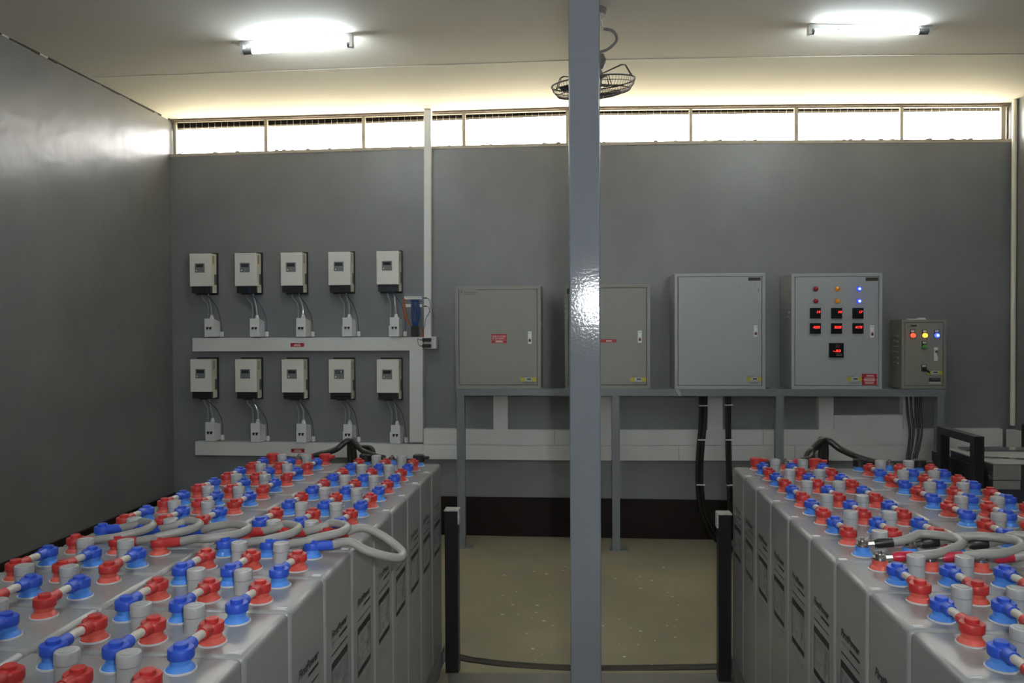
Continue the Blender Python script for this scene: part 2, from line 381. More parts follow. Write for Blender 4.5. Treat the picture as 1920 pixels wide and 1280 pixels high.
# unseen tube fittings added out of view as room fill, with stronger emission
def fill_lamp(x, y, label):
    r = root('fluorescent_lamp', (x, y, 2.82), label, 'lamp')
    MB().box(x-.31, x+.31, y-.02, y+.02, 2.85, 2.875, 'lampbody').build('batten', r)
    MB().tube([(x-.29, y, 2.825), (x+.29, y, 2.825)], .013, 'tubefill', 12, 1).build('tube', r)
    for s in (-1, 1): MB().box(x+s*.3-.008, x+s*.3+.008, y-.015, y+.015, 2.81, 2.87, 'lampbody').build('end_holder', r)
for x, y, s in ((-1.35, 1.0, 'left'), (1.35, 1.0, 'right'), (-1.35, -1.4, 'far left rear'), (1.35, -1.4, 'far right rear')):
    fill_lamp(x, y, 'fluorescent fill tube added on the ceiling out of view, %s one' % s)

# ------------------------------------------------------------------ orbit ceiling fan
FY = 3.72
fc = W(1112, 156, FY); R0 = .195
fan = root('ceiling_fan', (fc.x, fc.y, fc.z), 'grey caged orbit fan hanging from the ceiling behind the column', 'fan')
tilt = Matrix.Rotation(-.075, 3, 'Y') @ Matrix.Rotation(.13, 3, 'X')
def TP(x, y, z): return fc + tilt @ Vector((x, y, z))
b = MB()
def ring(r, z, w, m='fanw'): b.tube([TP(r*math.cos(2*PI*k/40), r*math.sin(2*PI*k/40), z) for k in range(41)], w, m, 5, 1, True, False)
ring(R0, 0, .0035); ring(R0-.006, -.020, .0018); ring(.170, -.044, .0022); ring(.13, -.055, .0015); ring(.09, -.060, .0015)
for k in range(72):
    a = 2*PI*k/72; c_, s_ = math.cos(a), math.sin(a)
    b.tube([TP(R0*c_, R0*s_, 0), TP((R0-.006)*c_, (R0-.006)*s_, -.020), TP(.170*c_, .170*s_, -.044), TP(.13*c_, .13*s_, -.055), TP(.09*c_, .09*s_, -.060), TP(.045*c_, .045*s_, -.063)], .0011, 'fanw', 4, 1, False, False)
b.build('cage', fan)
b = MB(); b.lathe([(.0, -.068), (.048, -.067), (.052, -.062), (.048, -.057), (0, -.056)], 'fan', fc, 20, caps=False); b.build('cage_badge', fan)
for k in range(3):
    b = MB(); a0_ = 2*PI*k/3+.35; vs = []; fs = []
    for i in range(7):
        for j in range(5):
            r = .035+.13*i/6; a = a0_+(j/4-.5)*(1.25-.1*i/6); z = -.012+.028*(j/4-.5)*(1 if i else .4)
            vs.append(TP(r*math.cos(a), r*math.sin(a), z))
    for i in range(6):
        for j in range(4): q = i*5+j; fs.append((q, q+1, q+6, q+5))
    n0 = len(vs); vs += [v+Vector((0, 0, .0025)) for v in vs]; fs += [tuple(n0+i for i in reversed(f)) for f in fs]
    b.add(vs, fs, 'blade', True); b.build('blade', fan)
b = MB(); b.lathe([(.0, -.04), (.035, -.04), (.04, 0), (.045, .02), (.045, .05), (.03, .07), (.015, .075), (0, .075)], 'fan', fc, 20, caps=False); b.build('motor', fan)
b = MB()
for k in range(4):
    a = PI/4+PI/2*k+.3
    for da in (-.035, .035):
        c_, s_ = math.cos(a+da), math.sin(a+da)
        b.tube([TP(R0*c_, R0*s_, 0), TP(.168*c_, .168*s_, .052), TP(.150*c_, .150*s_, .057), TP(.045*c_, .045*s_, .034)], .0022, 'fanw', 5, 1)
b.build('guard_bracket', fan)
g = W(1128, 108, FY); zt = zat(TOP, g.x)
b = MB(); b.tube([(g.x-.02, FY, fc.z+.09), (g.x-.005, FY, g.z-.02), (g.x-.01, FY, g.z+.01)], [.03, .026, .022], 'fan', 12, 3)
b.build('gearbox', fan)
b = MB(); pts = [W(x, y, FY) for x, y in ((1124, 98), (1140, 92), (1155, 78), (1155, 66), (1147, 57), (1132, 54))]
b.tube(pts, .0065, 'fan', 8, 5); b.build('swing_arm', fan)
b = MB(); x = g.x-.03; b.tube([(x, FY, g.z), (x, FY, zt-.02)], .011, 'fan', 10, 1); b.lathe([(.05, -.03), (.055, -.004), (.055, 0)], 'fan', (x, FY, zt-.002), 18); b.build('ceiling_mount', fan)
b = MB(); q = W(1125, 42, FY); b.tube([(x, FY, zt), W(1128, 38, FY), W(1131, 50, FY), W(1145, 57, FY)], .004, 'lampbody', 6, 5); b.build('power_lead', fan)

# ------------------------------------------------------------------ trunking
YT = D-.055
def duct(label, x0, y0a, y0b, x1, y1a, y1b, Yf=YT, name='cable_trunking', joints=()):
    f = [W(x0, y0a, Yf), W(x1, y1a, Yf), W(x1, y1b, Yf), W(x0, y0b, Yf)]
    x_ = min(v.z for v in f)
    r = root(name, ((f[0].x+f[1].x)/2, D-.03, x_), label, 'cable trunking')
    MB().hexa(f, [(v.x, D-.0005, v.z) for v in f], 'duct').build('channel', r)
    dz = .004
    g = [f[0]+Vector((.0015, -.002, -.003)), f[1]+Vector((-.0015, -.002, -.003)), f[2]+Vector((-.0015, -.002, .003)), f[3]+Vector((.0015, -.002, .003))]
    MB().hexa(g, [(v.x, Yf+.001, v.z) for v in g], 'duct').build('cover', r)
    for jx in joints:
        t = (jx-x0)/(x1-x0); a = g[0].lerp(g[1], t); c = g[3].lerp(g[2], t)
        MB().box(a.x-.001, a.x+.001, a.y-.0006, a.y+.002, c.z, a.z, 'ductline').build('joint', r)
    return r
duct('white vertical trunking running from the ceiling down past the wiring board', 795, 200, 646, 808, 200, 646, YT+.01)
duct('white horizontal trunking under the upper row of inverters', 361, 633.5, 658.5, 768, 632, 657)
duct('short vertical white trunking joining the upper and lower runs', 768, 632, 829, 793, 632, 829, joints=())
duct('white horizontal trunking under the lower row of inverters', 366, 827.5, 852.5, 793.5, 833, 860)
duct('upper of two stacked white trunkings, between inverters and column', 794, 803.5, 833, 1066, 806, 834.5, joints=(1040,))
duct('lower of two stacked white trunkings, between inverters and column', 794, 833.5, 860.5, 1066, 835, 863)
duct('upper of two stacked white trunkings, right of the column', 1066, 806, 834.5, 1880, 804, 834, joints=(1440,))
duct('lower of two stacked white trunkings, right of the column', 1066, 835, 863, 1880, 834.5, 864, joints=(1280, 1500))
duct('short white trunking drop under the left olive cabinet', 925, 735, 806, 952, 735, 806)
duct('short white trunking drop just right of the column', 1112, 735, 807, 1147, 735, 807)
duct('short white trunking drop between the two black cable bundles', 1327, 735, 807, 1355, 735, 807)
duct('short white trunking drop under the cabinet with meters', 1535, 735, 806, 1563, 735, 806)
duct('short white trunking drop behind the four thin black cables', 1693, 735, 806, 1713, 735, 806)
duct('short horizontal white trunking between two drops, under cabinet with meters', 1563.5, 778, 806, 1692.5, 778, 806, YT-.002)
# corner piece onto the right wall and the round conduit beside it
c0, c1 = W(1885, 804, YT), W(1885, 842, YT)
MB().box(XR-.05, XR-.0005, 3.9, YT-.005, c1.z, c0.z, 'duct').build('cable_trunking', label='white trunking turning the corner onto the right wall', cat='cable trunking')
k0, k1 = W(1897, 190, D-.07), W(1897, 800, D-.07)
b = MB(); b.tube([(XR-.016, D-.07, k1.z+.01), (XR-.016, D-.07, zat(TOP, XR)-.002)], .015, 'invside', 12, 1)
b.build('conduit', label='cream round conduit in the right corner of the room', cat='conduit')
# red notices on trunking
def lines(b, x0, x1, z0, z1, Y, rows, m, gapf=.45):
    h = (z1-z0)/rows
    for i in range(rows):
        f = random.uniform(.0, .14)*(x1-x0); za = z0+h*i+h*gapf/2
        b.box(x0+f, x1-f, Y-.0004, Y, za, za+h*(1-gapf), m)
for px, py0, py1, s in ((545, 643, 650, 'upper'), (546, 841, 848, 'lower')):
    x0, x1, z0, z1 = rectW(px, py0, px+25, py1, YT-.002)
    b = MB(); b.box(x0, x1, YT-.004, YT-.002, z0, z1, 'red'); lines(b, x0+.02, x1-.02, z0+.004, z1-.004, YT-.004, 2, 'white')
    b.build('notice_label', label='small red notice stuck on the %s horizontal trunking' % s, cat='label')

# ------------------------------------------------------------------ inverters
YI = D-.105
ORD = ['first', 'second', 'third', 'fourth', 'fifth', 'sixth', 'seventh', 'eighth', 'ninth', 'tenth', 'eleventh', 'twelfth']
def make_inverter(loc, label, ledm='ledw', bright=False):
    x, y, z = loc   # centre bottom of white cover, front plane y
    hw, h, dp = .0765, .226, .105
    r = root('inverter', (x, D, z-.05), label, 'inverter', 'white solar inverters on the back wall')
    b = MB(); b.rbox(x-hw, x+hw, y, y+.006, z, z+h, 'invw', .002, 1); b.box(x-hw+.001, x+hw-.001, y+.006, y+dp-.022, z+.001, z+h-.001, 'invside'); b.build('cover', r)
    b = MB(); b.box(x-hw+.006, x+hw+.004, y+dp-.022, D-.001, z-.055, z+h+.010, 'black'); b.build('back_plate', r)
    b = MB(); b.box(x-hw+.007, x+hw-.008, y+.012, y+dp-.022, z-.046, z+.001, 'black'); b.box(x-.03, x+.03, y+.03, y+dp-.03, z-.056, z-.046, 'black'); b.build('terminal_cover', r)
    b = MB(); b.box(x+hw-.010, x+hw, y+.035, y+dp-.022, z-.044, z+.001, 'invside'); b.build('side_tab', r)
    b = MB(); b.box(x-.038, x+.030, y-.002, y+.001, z+.094, z+.158, 'lcdpanel')
    pn = b.build('display_panel', r)
    MB().box(x-.030, x+.022, y-.003, y-.001, z+.130, z+.151, 'lcd').build('screen', pn)
    if ledm: MB().lathe([(.0024, 0), (.0022, .0015)], ledm, (x-.026, y-.002, z+.108), 8, 'y').build('status_light', pn)
    if bright:
        b = MB(); lines(b, x-.026, x+.004, z+.134, z+.148, y-.003, 2, 'lcdpanel'); b.box(x+.008, x+.015, y-.0034, y-.003, z+.134, z+.149, 'wprint'); b.build('screen_reflection', pn)  # lit reflection on the screen, painted as pale bars
    b = MB()
    for k in range(9): b.box(x+hw-.0005, x+hw+.0012, y+.022, y+.050, z+h-.070+k*.0065, z+h-.067+k*.0065, 'vent')
    b.build('vent_slots', r, kind='stuff')
    MB().box(x+hw-.0005, x+hw+.001, y+.048, y+.080, z+.012, z+.085, 'gprint').build('rating_label', r)
    return r
tops = [(355.4, 395.8, 476, 536.5), (439.6, 481, 474.8, 536), (525.7, 567.5, 473.8, 535.3), (614.3, 658, 472, 534.3), (704.5, 748.8, 470, 533)]
bots = [(356, 397.5, 674, 734.5), (440, 481.9, 674, 735), (527, 570, 674, 735.5), (615, 659, 674, 736), (705, 749, 674, 736.4)]
brt = [(383.5, 400.8, 597, 631.5), (468.6, 485.8, 597, 631.5), (555.6, 573, 596, 631.5), (642.5, 659.7, 595, 631), (731, 748, 594.5, 631)]
brb = [(385, 402, 791, 827), (470, 488, 793, 829), (556, 574, 794, 830), (644, 660, 795, 831), (733, 750, 796.5, 832)]
YB = D-.085
for row, (lst, bl, rn) in enumerate(((tops, brt, 'upper'), (bots, brb, 'lower'))):
    for i, (x0, x1, y0, y1) in enumerate(lst):
        X0, X1, Z0, Z1 = rectW(x0, y0, x1, y1, YI); cx = (X0+X1)/2
        ext = {(1, 1): ', its status light off', (1, 3): ', display with lit reflection'}.get((row, i), '')
        lm = None if (row, i) == (1, 1) else ('led' if (row == 1 or i == 2) else 'ledw')
        make_inverter((cx, YI, Z0), '%s white wall inverter from the left in the %s row%s' % (ORD[i], rn, ext), lm, (row, i) == (1, 3))
        # isolator box under it
        bx0, bx1, bz0, bz1 = rectW(*[bl[i][k] for k in (0, 2, 1, 3)], YB); bc = (bx0+bx1)/2
        r = root('breaker_box', (bc, D, bz0), '%s small white breaker box from the left on the %s trunking' % (ORD[i], rn), 'breaker box', 'breaker boxes under the inverters')
        zb = bz0+.002
        b = MB(); b.add([(bx0, YB, zb), (bx1, YB, zb), (bx1, YB, bz1), (bx0, YB, bz1), (bx0-.006, D-.001, zb), (bx1+.006, D-.001, zb), (bx1+.004, D-.001, bz1-.02), (bx0-.004, D-.001, bz1-.02)],
              [(0,1,2,3),(1,5,6,2),(5,4,7,6),(4,0,3,7),(3,2,6,7),(1,0,4,5)], 'brk'); b.build('housing', r)
        b = MB(); b.box(bc-.020, bc+.020, YB-.002, YB+.001, zb+.038, zb+.078, 'brk'); br = b.build('breaker_face', r)
        for s in (-1, 1):
            b = MB(); b.box(bc+s*.011-.0085, bc+s*.011+.0085, YB-.006, YB-.002, zb+.058, zb+.066, 'black'); b.box(bc+s*.011-.005+s*.0, bc+s*.011+.005, YB-.012, YB-.002, zb+.049, zb+.060, 'black'); b.build('toggle', br)
        gx = bc+.006
        b = MB(); b.lathe([(.013, -.006), (.014, .004), (.014, .014), (.010, .018), (.010, .028)], 'brk', (gx, YB+.03, bz1-.004), 12); b.build('cable_gland', r)
        b = MB(); b.box(bx0-.020, bx0-.0055, D-.035, D-.001, zb-.001, zb+.072, 'brk'); b.build('side_cover', r)
        b = MB(); b.lathe([(.012, 0), (.012, .030), (.009, .034)], 'brk', (bx1+.028, D-.02, zb), 12); b.build('pipe_stub', r)
        dz = lambda: random.uniform(-.006, .006)
        b = MB(); zt_ = Z0-.05; b.tube([(cx-.015, YI+.05, zt_), (cx-.010+dz(), YI+.055, zt_-.03), (bx0-.004+dz(), D-.03, (zt_+bz1)/2), (bx0-.012, D-.02, zb+.074)], .0062, 'clear', 8, 5); b.build('flexible_conduit', r)
        b = MB(); b.tube([(cx+.030, YI+.05, zt_), (cx+.034, YI+.055, zt_-.03), (gx-.006+dz(), YB+.03, (zt_+bz1)/2), (gx, YB+.03, bz1+.02)], .0066, 'clear', 8, 5); b.build('flexible_conduit', r)
        b = MB(); b.tube([(cx+.022, YI+.01, Z0+.0), (cx+.026, YI+.012, zt_+.01), (cx+.050, YI+.03, zt_-.03), (cx+.075, D-.03, (zt_+bz1)/2), (bx1+.022+dz(), D-.02, bz1), (bx1+.028, D-.02, zb+.036)], .0019, 'bluew' if i in (1, 4) and row == 0 else 'bcable', 5, 5); b.build('data_cable', r)

# ------------------------------------------------------------------ wiring board with adaptors
YW = D-.02
x0, x1, z0, z1 = rectW(758, 546, 797, 586.5, YW)
wb = root('wiring_board', ((x0+x1)/2, D, z0), 'clear wiring board with blue and orange wires beside the vertical trunking', 'wiring board')
MB().box(x0, x1, YW, YW+.004, z0, z1, 'acryl').build('back_plate', wb)
b = MB()
for px in (760, 795):
    for py in (548, 584): p = W(px, py, YW); b.lathe([(.004, 0), (.004, .012)], 'steel', (p.x, D-.001, p.z), 8, 'y')
b.build('standoffs', wb)
for py0, py1, xs_ in ((555.5, 561, ((758.5, 791.5),)), (570, 575.5, ((759, 771), (786, 791.5)))):
    for q0, q1 in xs_:
        a, c, e, f = rectW(q0, py0, q1, py1, YW); MB().box(a, c, YW-.010, YW, e, f, 'wprint').build('terminal_block', wb)
for k, px in enumerate((761.5, 766, 770, 774, 777.5, 781, 785, 789)):
    p = W(px, 558, YW-.011); b = MB(); b.lathe([(.0035, 0), (.003, .002)], 'yel' if k in (0, 3, 4, 5) else 'gprint', p, 8, 'y'); b.build('terminal_screw', wb)
for k in range(9):
    px = 771.5+k*1.75; b = MB()
    b.tube([W(px-1, 562, YW-.006), W(px+random.uniform(-1, 1), 572, YW-.02), W(px+random.uniform(-1, 1.5), 592, YW-.03), W(774+k*1.1, 610, YW-.02), W(775+k*.9, 631, YW-.015)], .0032, 'bluew', 6, 4); b.build('blue_wire', wb)
for k in range(3):
    b = MB(); b.tube([W(757.5+k, 560, YW-.008), W(757+k*1.3, 575, YW-.012), W(760+k*1.3, 596, YW-.02), W(766+k, 606, YW-.015), W(771, 612, YW-.01)], .003, 'orangew', 6, 4); b.build('orange_wire', wb)
b = MB(); a, c, e, f = rectW(771, 611, 784, 630.5, YW-.02); b.rbox(a, c, YW-.035, D-.002, e, f, 'bcable', .005, 1); b.build('wire_bundle_clamp', wb)
b = MB(); b.tube([W(790, 615, YW), W(794, 624, YW-.005), W(793, 631, YW)], .007, 'orangew', 6, 3); b.build('orange_tail', wb)
for py, s in ((558.5, 'upper'), (574, 'lower')):
    b = MB(); p, q = W(795, py, YT-.004), W(800, py, YT-.004); b.tube([p, q], .004, 'black', 8, 1); b.build('plug_tip', wb)
    b = MB(); b.tube([W(800, py, YT-.004), W(804, py+2, YT-.006), W(806.5, py+11, YT-.006), W(805, 585, YT-.006), W(798, 598, YT-.006), W(796, 612, YT-.01), W(792, 622, YT-.01)], .0016, 'black', 5, 5); b.build('power_lead', wb)
# socket plate and two adaptors
YS = YT-.004
x0, x1, z0, z1 = rectW(795, 631, 818, 653.5, YS-.01)
sk = root('socket_outlet', ((x0+x1)/2, D, z0), 'white wall socket plate at the foot of the vertical trunking', 'socket')
MB().rbox(x0, x1, YS-.010, D-.001, z0, z1, 'duct', .004, 2).build('plate', sk)
MB().box(x1-.03, x1-.008, YS-.0115, YS-.010, z0+.062, z0+.0635, 'gprint').build('slot', sk)
for py0, py1, s in ((633.5, 640.5, 'upper'), (645, 651.8, 'lower')):
    x0, x1, z0, z1 = rectW(792, py0, 808, py1, YS-.035)
    ad = root('power_adaptor', ((x0+x1)/2, YS-.03, z0), '%s black plug-in power adaptor on the white wall socket' % s, 'power adaptor')
    MB().rbox(x0, x1, YS-.045, YS-.018, z0, z1, 'black', .003, 1).build('case', ad)
    MB().box(x0+.035, x0+.045, YS-.019, YS-.010, z0+.004, z1-.004, 'black').build('pin_base', ad)
    MB().tube([(x0-.002, YS-.03, (z0+z1)/2), (x0-.018, YS-.03, (z0+z1)/2)], .003, 'black', 6, 1).build('strain_relief', ad)
    p = W(786, (py0+py1)/2, YS-.03)
    MB().tube([(x0-.015, YS-.03, (z0+z1)/2), W(785, (py0+py1)/2-2, YS-.02), W(783, 637, YS-.01), W(784, 630, YW-.02)], .0014, 'black', 5, 4).build('lead', ad)

# ------------------------------------------------------------------ stand and cabinets
YSF = 5.02
st = root('cabinet_stand', (0.9, 5.05, 0), 'long grey steel stand carrying the five cabinets against the back wall', 'stand')
ra = rectW(855, 729.5, 1773, 742.5, YSF); ZR = ra[3]; ZRb = ra[2]
MB().box(ra[0], ra[1], YSF, YSF+.05, ZRb, ZR, 'stand').build('front_rail', st)
MB().box(ra[0], ra[1], D-.06, D-.056+.0, ZRb, ZR, 'stand').build('back_rail', st)
for px in (857, 1148, 1455, 1757):
    a, c = W(px, 900, YSF), W(px+14.5, 900, YSF)
    MB().box(a.x, c.x, YSF+.001, YSF+.049, .006, ZRb, 'stand').build('leg', st)
    MB().box(a.x-.02, c.x+.05, YSF-.015, YSF+.07, 0, .006, 'stand').build('foot_plate', st)
    MB().box(a.x, c.x, YSF+.05, D-.06, ZRb+.004, ZR-.004, 'stand').build('cross_rail', st)
b = MB(); p = W(1268, 735, YSF-.001)
for dx0, dz0, dx1, dz1 in ((0, .014, .022, -.022), (.022, -.022, .03, -.022), (0, .014, .010, .020), (.012, .014, .03, -.016)):
    b.tube([(p.x+dx0, YSF-.0005, p.z+dz0), (p.x+dx1, YSF-.0005, p.z+dz1)], .0016, 'wprint', 4, 1)
b.build('paint_scratch', st)

def cabinet(px0, py0, px1, py1, Yb, m, label, fr=6.0, louvres=None, handle=None, hm='chrome', Yf=5.055):
    x0, x1, z0, z1 = rectW(px0, py0, px1, py1, Yf); z0 = ZR+.0005; t = fr*5.1/F
    r = root('electrical_cabinet', ((x0+x1)/2, Yb, z0), label, 'cabinet')
    b = MB(); b.box(x0, x1, Yf+.016, Yb, z0, z1, m)
    b.box(x0, x1, Yf, Yf+.016, z1-t, z1, m); b.box(x0, x1, Yf, Yf+.016, z0, z0+t, m)
    b.box(x0, x0+t, Yf, Yf+.016, z0+t, z1-t, m); b.box(x1-t, x1, Yf, Yf+.016, z0+t, z1-t, m)
    b.build('body', r)
    MB().box(x0+t, x1-t, Yf+.012, Yf+.0162, z0+t, z1-t, 'gap').build('gap_shade_sheet', r)  # dark sheet stands in for the shade inside the door gap
    g = .0032; MB_ = MB(); MB_.rbox(x0+t+g, x1-t-g, Yf-.001, Yf+.012, z0+t+g, z1-t-g, m, .0018, 1); door = MB_.build('door', r)
    if louvres:
        for k in range(6):
            zc = z1-.11-.034*k
            xs_ = x0-.001 if louvres == 'l' else x1+.001
            b = MB(); b.rbox(xs_-.004, xs_+.004, Yf+.05, Yf+.13, zc, zc+.014, m, .002, 1); b.build('louvre', r)
    if handle:
        hx, hy0, hy1 = handle; p, q = W(hx-3.6, hy0, Yf), W(hx+3.6, hy1, Yf)
        b = MB(); b.rbox(p.x, q.x, Yf-.009, Yf, q.z, p.z, hm, .0015, 1); h = b.build('handle', door, label='white flush lock handle with dark red key square')
        c = (q.z+ (p.z-q.z)*.28); w_ = (q.x-p.x)
        MB().box(p.x+.25*w_, q.x-.2*w_, Yf-.0105, Yf-.009, c-.008, c+.010, 'lampr')if False else None
    return r, door, Yf, (x0, x1, z0, z1)
def sub(parent, name, px0, py0, px1, py1, Y, m, th=.0012):
    a, c, e, f = rectW(px0, py0, px1, py1, Y-.001); return MB().box(a, c, Y-.001-th, Y-.001, e, f, m).build(name, parent)
def lock(door, hx, hy0, hy1, Yf):
    # white plate, slot and dark red keyed square as a single sub-part of the door
    p, q = W(hx-3.7, hy0, Yf), W(hx+3.7, hy1, Yf); b = MB()
    b.rbox(p.x, q.x, Yf-.009, Yf-.001, q.z, p.z, 'chrome', .0015, 1)
    hh = p.z-q.z; b.box(p.x+.005, q.x-.005, Yf-.0105, Yf-.009, q.z+hh*.16, q.z+hh*.38, 'lock_red')
    b.box(p.x+.008, q.x-.008, Yf-.010, Yf-.009, q.z+hh*.42, q.z+hh*.47, 'gprint'); b.box(p.x+.004, q.x-.004, Yf-.0098, Yf-.009, q.z+hh*.85, q.z+hh*.88, 'gprint')
    b.build('lock_handle', door, label='white flush lock handle with dark red square')
M['lock_red'] = mat('lock_red', (.10, .008, .012), .4)
def maker_sticker(door, px0, py0, px1, py1, Yf, olive=False):
    a, c, e, f = rectW(px0, py0, px1, py1, Yf-.001); Y = Yf-.001; b = MB(); W_, H_ = c-a, f-e
    n = 14; vs = [(a+W_/2+W_/2*math.cos(2*PI*k/n), Y-.0006, e+H_*.5+H_*.5*math.sin(2*PI*k/n)) for k in range(n)]
    b.box(a, a+W_*.28, Y-.0012, Y, e+H_*.40, f-H_*.06, 'yel'); b.box(c-W_*.26, c, Y-.0012, Y, e+H_*.40, f-H_*.06, 'yel')
    b.box(a+W_*.28, c-W_*.26, Y-.001, Y, e+H_*.40, f-H_*.06, 'yelg')
    b.box(a+W_*.42, a+W_*.68, Y-.0018, Y, e+H_*.64, e+H_*.80, 'bprint'); b.box(a+W_*.38, a+W_*.70, Y-.0018, Y, e+H_*.50, e+H_*.54, 'gprint')
    b.box(a+W_*.12, c-W_*.12, Y-.0012, Y, e+H_*.24, e+H_*.30, 'gprint'); b.box(a+W_*.24, c-W_*.2, Y-.0012, Y, e+H_*.08, e+H_*.14, 'gprint')
    b.box(a+W_*.05, a+W_*.45, Y-.0012, Y, f, f+H_*.07, 'gprint')
    b.build('maker_sticker', door, label='small yellow and grey sticker')

# cabinet one and two: olive grey
c1, d1, Yf, _ = cabinet(854, 536, 1014, 729, D-.001, 'olive', 'olive grey cabinet with red notice, leftmost on the stand', louvres='r')
lock(d1, 993.5, 621, 644.5, Yf)
nb = MB(); a, c, e, f = rectW(921.5, 626, 950, 643, Yf-.001); nb.box(a, c, Yf-.0025, Yf-.001, e, f, 'red')
nb.text('MAIN PV SYSTEM', .0145, 'white', (a+.006, Yf-.003, f-.020), (1, 0, 0), (0, 0, 1), width=(c-a)*.88); nb.text('DC DISCONNECT', .0145, 'white', (a+.006, Yf-.003, f-.033), (1, 0, 0), (0, 0, 1), width=(c-a)*.82)
nb.box(a, c, Yf-.003, Yf-.002, e+.0195, e+.0205, 'white'); lines(nb, a+.022, c-.022, e+.004, e+.016, Yf-.0025, 2, 'white'); nb.build('notice', d1, label='red notice with white lettering')
nb = MB(); a, c, e, f = rectW(861, 543, 893.5, 553.5, Yf-.001); nb.box(a, c, Yf-.002, Yf-.001, e, f, 'olive_dark'if 'olive_dark' in M else 'olive')
nb.box(a, c, Yf-.0026, Yf-.002, e, e+.0012, 'gprint'); nb.box(c-.0012, c, Yf-.0026, Yf-.002, e, f, 'gprint'); nb.box(a+.010, a+.022, Yf-.0026, Yf-.002, e+.015, f-.004, 'gprint'); nb.box(a+.03, c-.006, Yf-.0026, Yf-.002, e+.017, e+.023, 'gprint'); nb.box(a+.03, c-.006, Yf-.0026, Yf-.002, e+.006, e+.012, 'gprint')
nb.build('nameplate', d1)
maker_sticker(d1, 976, 706.5, 1005, 720.5, Yf)
c2, d2, Yf, _ = cabinet(1059, 533, 1219, 728, D-.001, 'olive', 'olive grey cabinet half hidden behind the steel column', louvres='l')
lock(d2, 1199.5, 619.5, 642.5, Yf)
nb = MB(); a, c, e, f = rectW(1121, 636, 1156, 641.8, Yf-.001); nb.box(a, c, Yf-.0025, Yf-.001, e, f, 'red'); lines(nb, a+.05, c-.028, e+.004, f-.004, Yf-.0025, 2, 'white'); nb.build('notice', d2, label='narrow red notice strip')
sub(d2, 'nameplate', 1063, 541, 1069, 551, Yf, 'brand')
maker_sticker(d2, 1182, 706.5, 1211, 720.5, Yf)
# three: light grey, plain door
c3, d3, Yf, _ = cabinet(1265, 512, 1435, 727, D-.001, 'grey', 'light grey cabinet with a plain door, right of the column', fr=5.5, louvres='l')
lock(d3, 1416.5, 609.5, 631, Yf)
sub(d3, 'nameplate', 1403, 520, 1426, 526, Yf, 'brand')
maker_sticker(d3, 1400, 706, 1428, 720, Yf)
nb = MB()
for px0, py0, px1, py1, w_ in ((1421.5, 541, 1422.5, 548, .002), (1421.5, 544, 1423.5, 545, .0012), (1416, 531, 1416, 536, .001), (1401, 543, 1406, 546, .0008), (1385, 534, 1389, 538, .0008), (1272, 541, 1272, 546, .0007)):
    p, q = W(px0, py0, Yf-.0012), W(px1, py1, Yf-.0012); nb.tube([p, q], w_, 'gprint', 5, 1)
nb.build('scratches', d3)
# four: light grey with lamps and meters
c4, d4, Yf, _ = cabinet(1484, 512, 1654, 728, D-.001, 'grey', 'light grey cabinet with three columns of lamps and red digital meters', fr=5.5, louvres='l')
lock(d4, 1634.5, 609.5, 632.5, Yf)
sub(d4, 'nameplate', 1623, 520, 1646, 526.5, Yf, 'brand')
maker_sticker(d4, 1588, 706, 1617, 720, Yf)
nb = MB(); a, c, e, f = rectW(1616, 700.5, 1644, 721.5, Yf-.001); nb.box(a, c, Yf-.0025, Yf-.001, e, f, 'red'); nb.text('WARNING', .014, 'white', (a+.026, Yf-.003, f-.017), (1, 0, 0), (0, 0, 1), bold=.0004, width=(c-a)*.5); lines(nb, a+.01, c-.01, e+.006, f-.022, Yf-.0025, 5, 'white', .55); nb.build('warning_sticker', d4, label='red warning sticker')
def pilot(door, px, py, m, Yf, r=.0150, core=None, tagp=False):
    p = W(px, py, Yf-.001)
    if tagp:
        MB().rbox(p.x-.0165, p.x+.0145, Yf-.005, Yf-.001, p.z-.012, p.z+.036, 'black', .002, 1).build('lamp_plate', door)
        MB().box(p.x-.011, p.x+.010, Yf-.006, Yf-.005, p.z+.020, p.z+.032, 'wprint').build('lamp_tag', door)
    b = MB(); b.lathe([(r*1.12, 0), (r*1.12, .004)], 'black' if tagp else 'gprint', (p.x, Yf-.001, p.z), 16, 'y'); b.lathe([(r, .004), (r*.97, .014), (r*.7, .02), (r*.25, .0225)], m, (p.x, Yf-.001, p.z), 16, 'y')
    if core: b.lathe([(r*.6, .0205), (r*.3, .0235)], core, (p.x, Yf-.001, p.z), 12, 'y')
    b.build('pilot_lamp', door)
for py in (541.5, 564.5):
    pilot(d4, 1529, py, 'lampr', Yf, .0145); pilot(d4, 1569.5, py, 'lampa', Yf, .0145); pilot(d4, 1609.8, py, 'lampb', Yf, .0145, 'core')
DIG = ((('19', 1539.5), ('10', 1579.5), ('17', 1619)), (('4255', 1539), ('5235', 1579), ('4175', 1618)))
for j, py in enumerate((587, 615.5)):
    for i, px in enumerate((1529, 1568.8, 1609)):
        a, c, e, f = rectW(px-10.3, py-10, px+10.3, py+10, Yf-.012)
        m_ = MB().rbox(a, c, Yf-.013, Yf-.001, e, f, 'meter', .0015, 1).build('panel_meter', d4)
        s, ex = DIG[j][i]; p = W(ex-1, py-1.2, Yf-.0135); wd = .011*len(s)*.98
        MB().text(s, .020, 'digit', (p.x-wd, Yf-.0136, p.z-.003), (1, 0, 0), (0, 0, 1), shear=.15, bold=.0004, width=wd).build('digits', d4)
a, c, e, f = rectW(1554.5, 643, 1582, 670, Yf-.012); MB().rbox(a, c, Yf-.014, Yf-.001, e, f, 'meter', .0015, 1).build('panel_meter', d4)
b = MB(); b.text('-.83', .022, 'digit', (a+.024, Yf-.0146, e+.034), (1, 0, 0), (0, 0, 1), bold=.0004, width=.046); b.build('digits', d4)
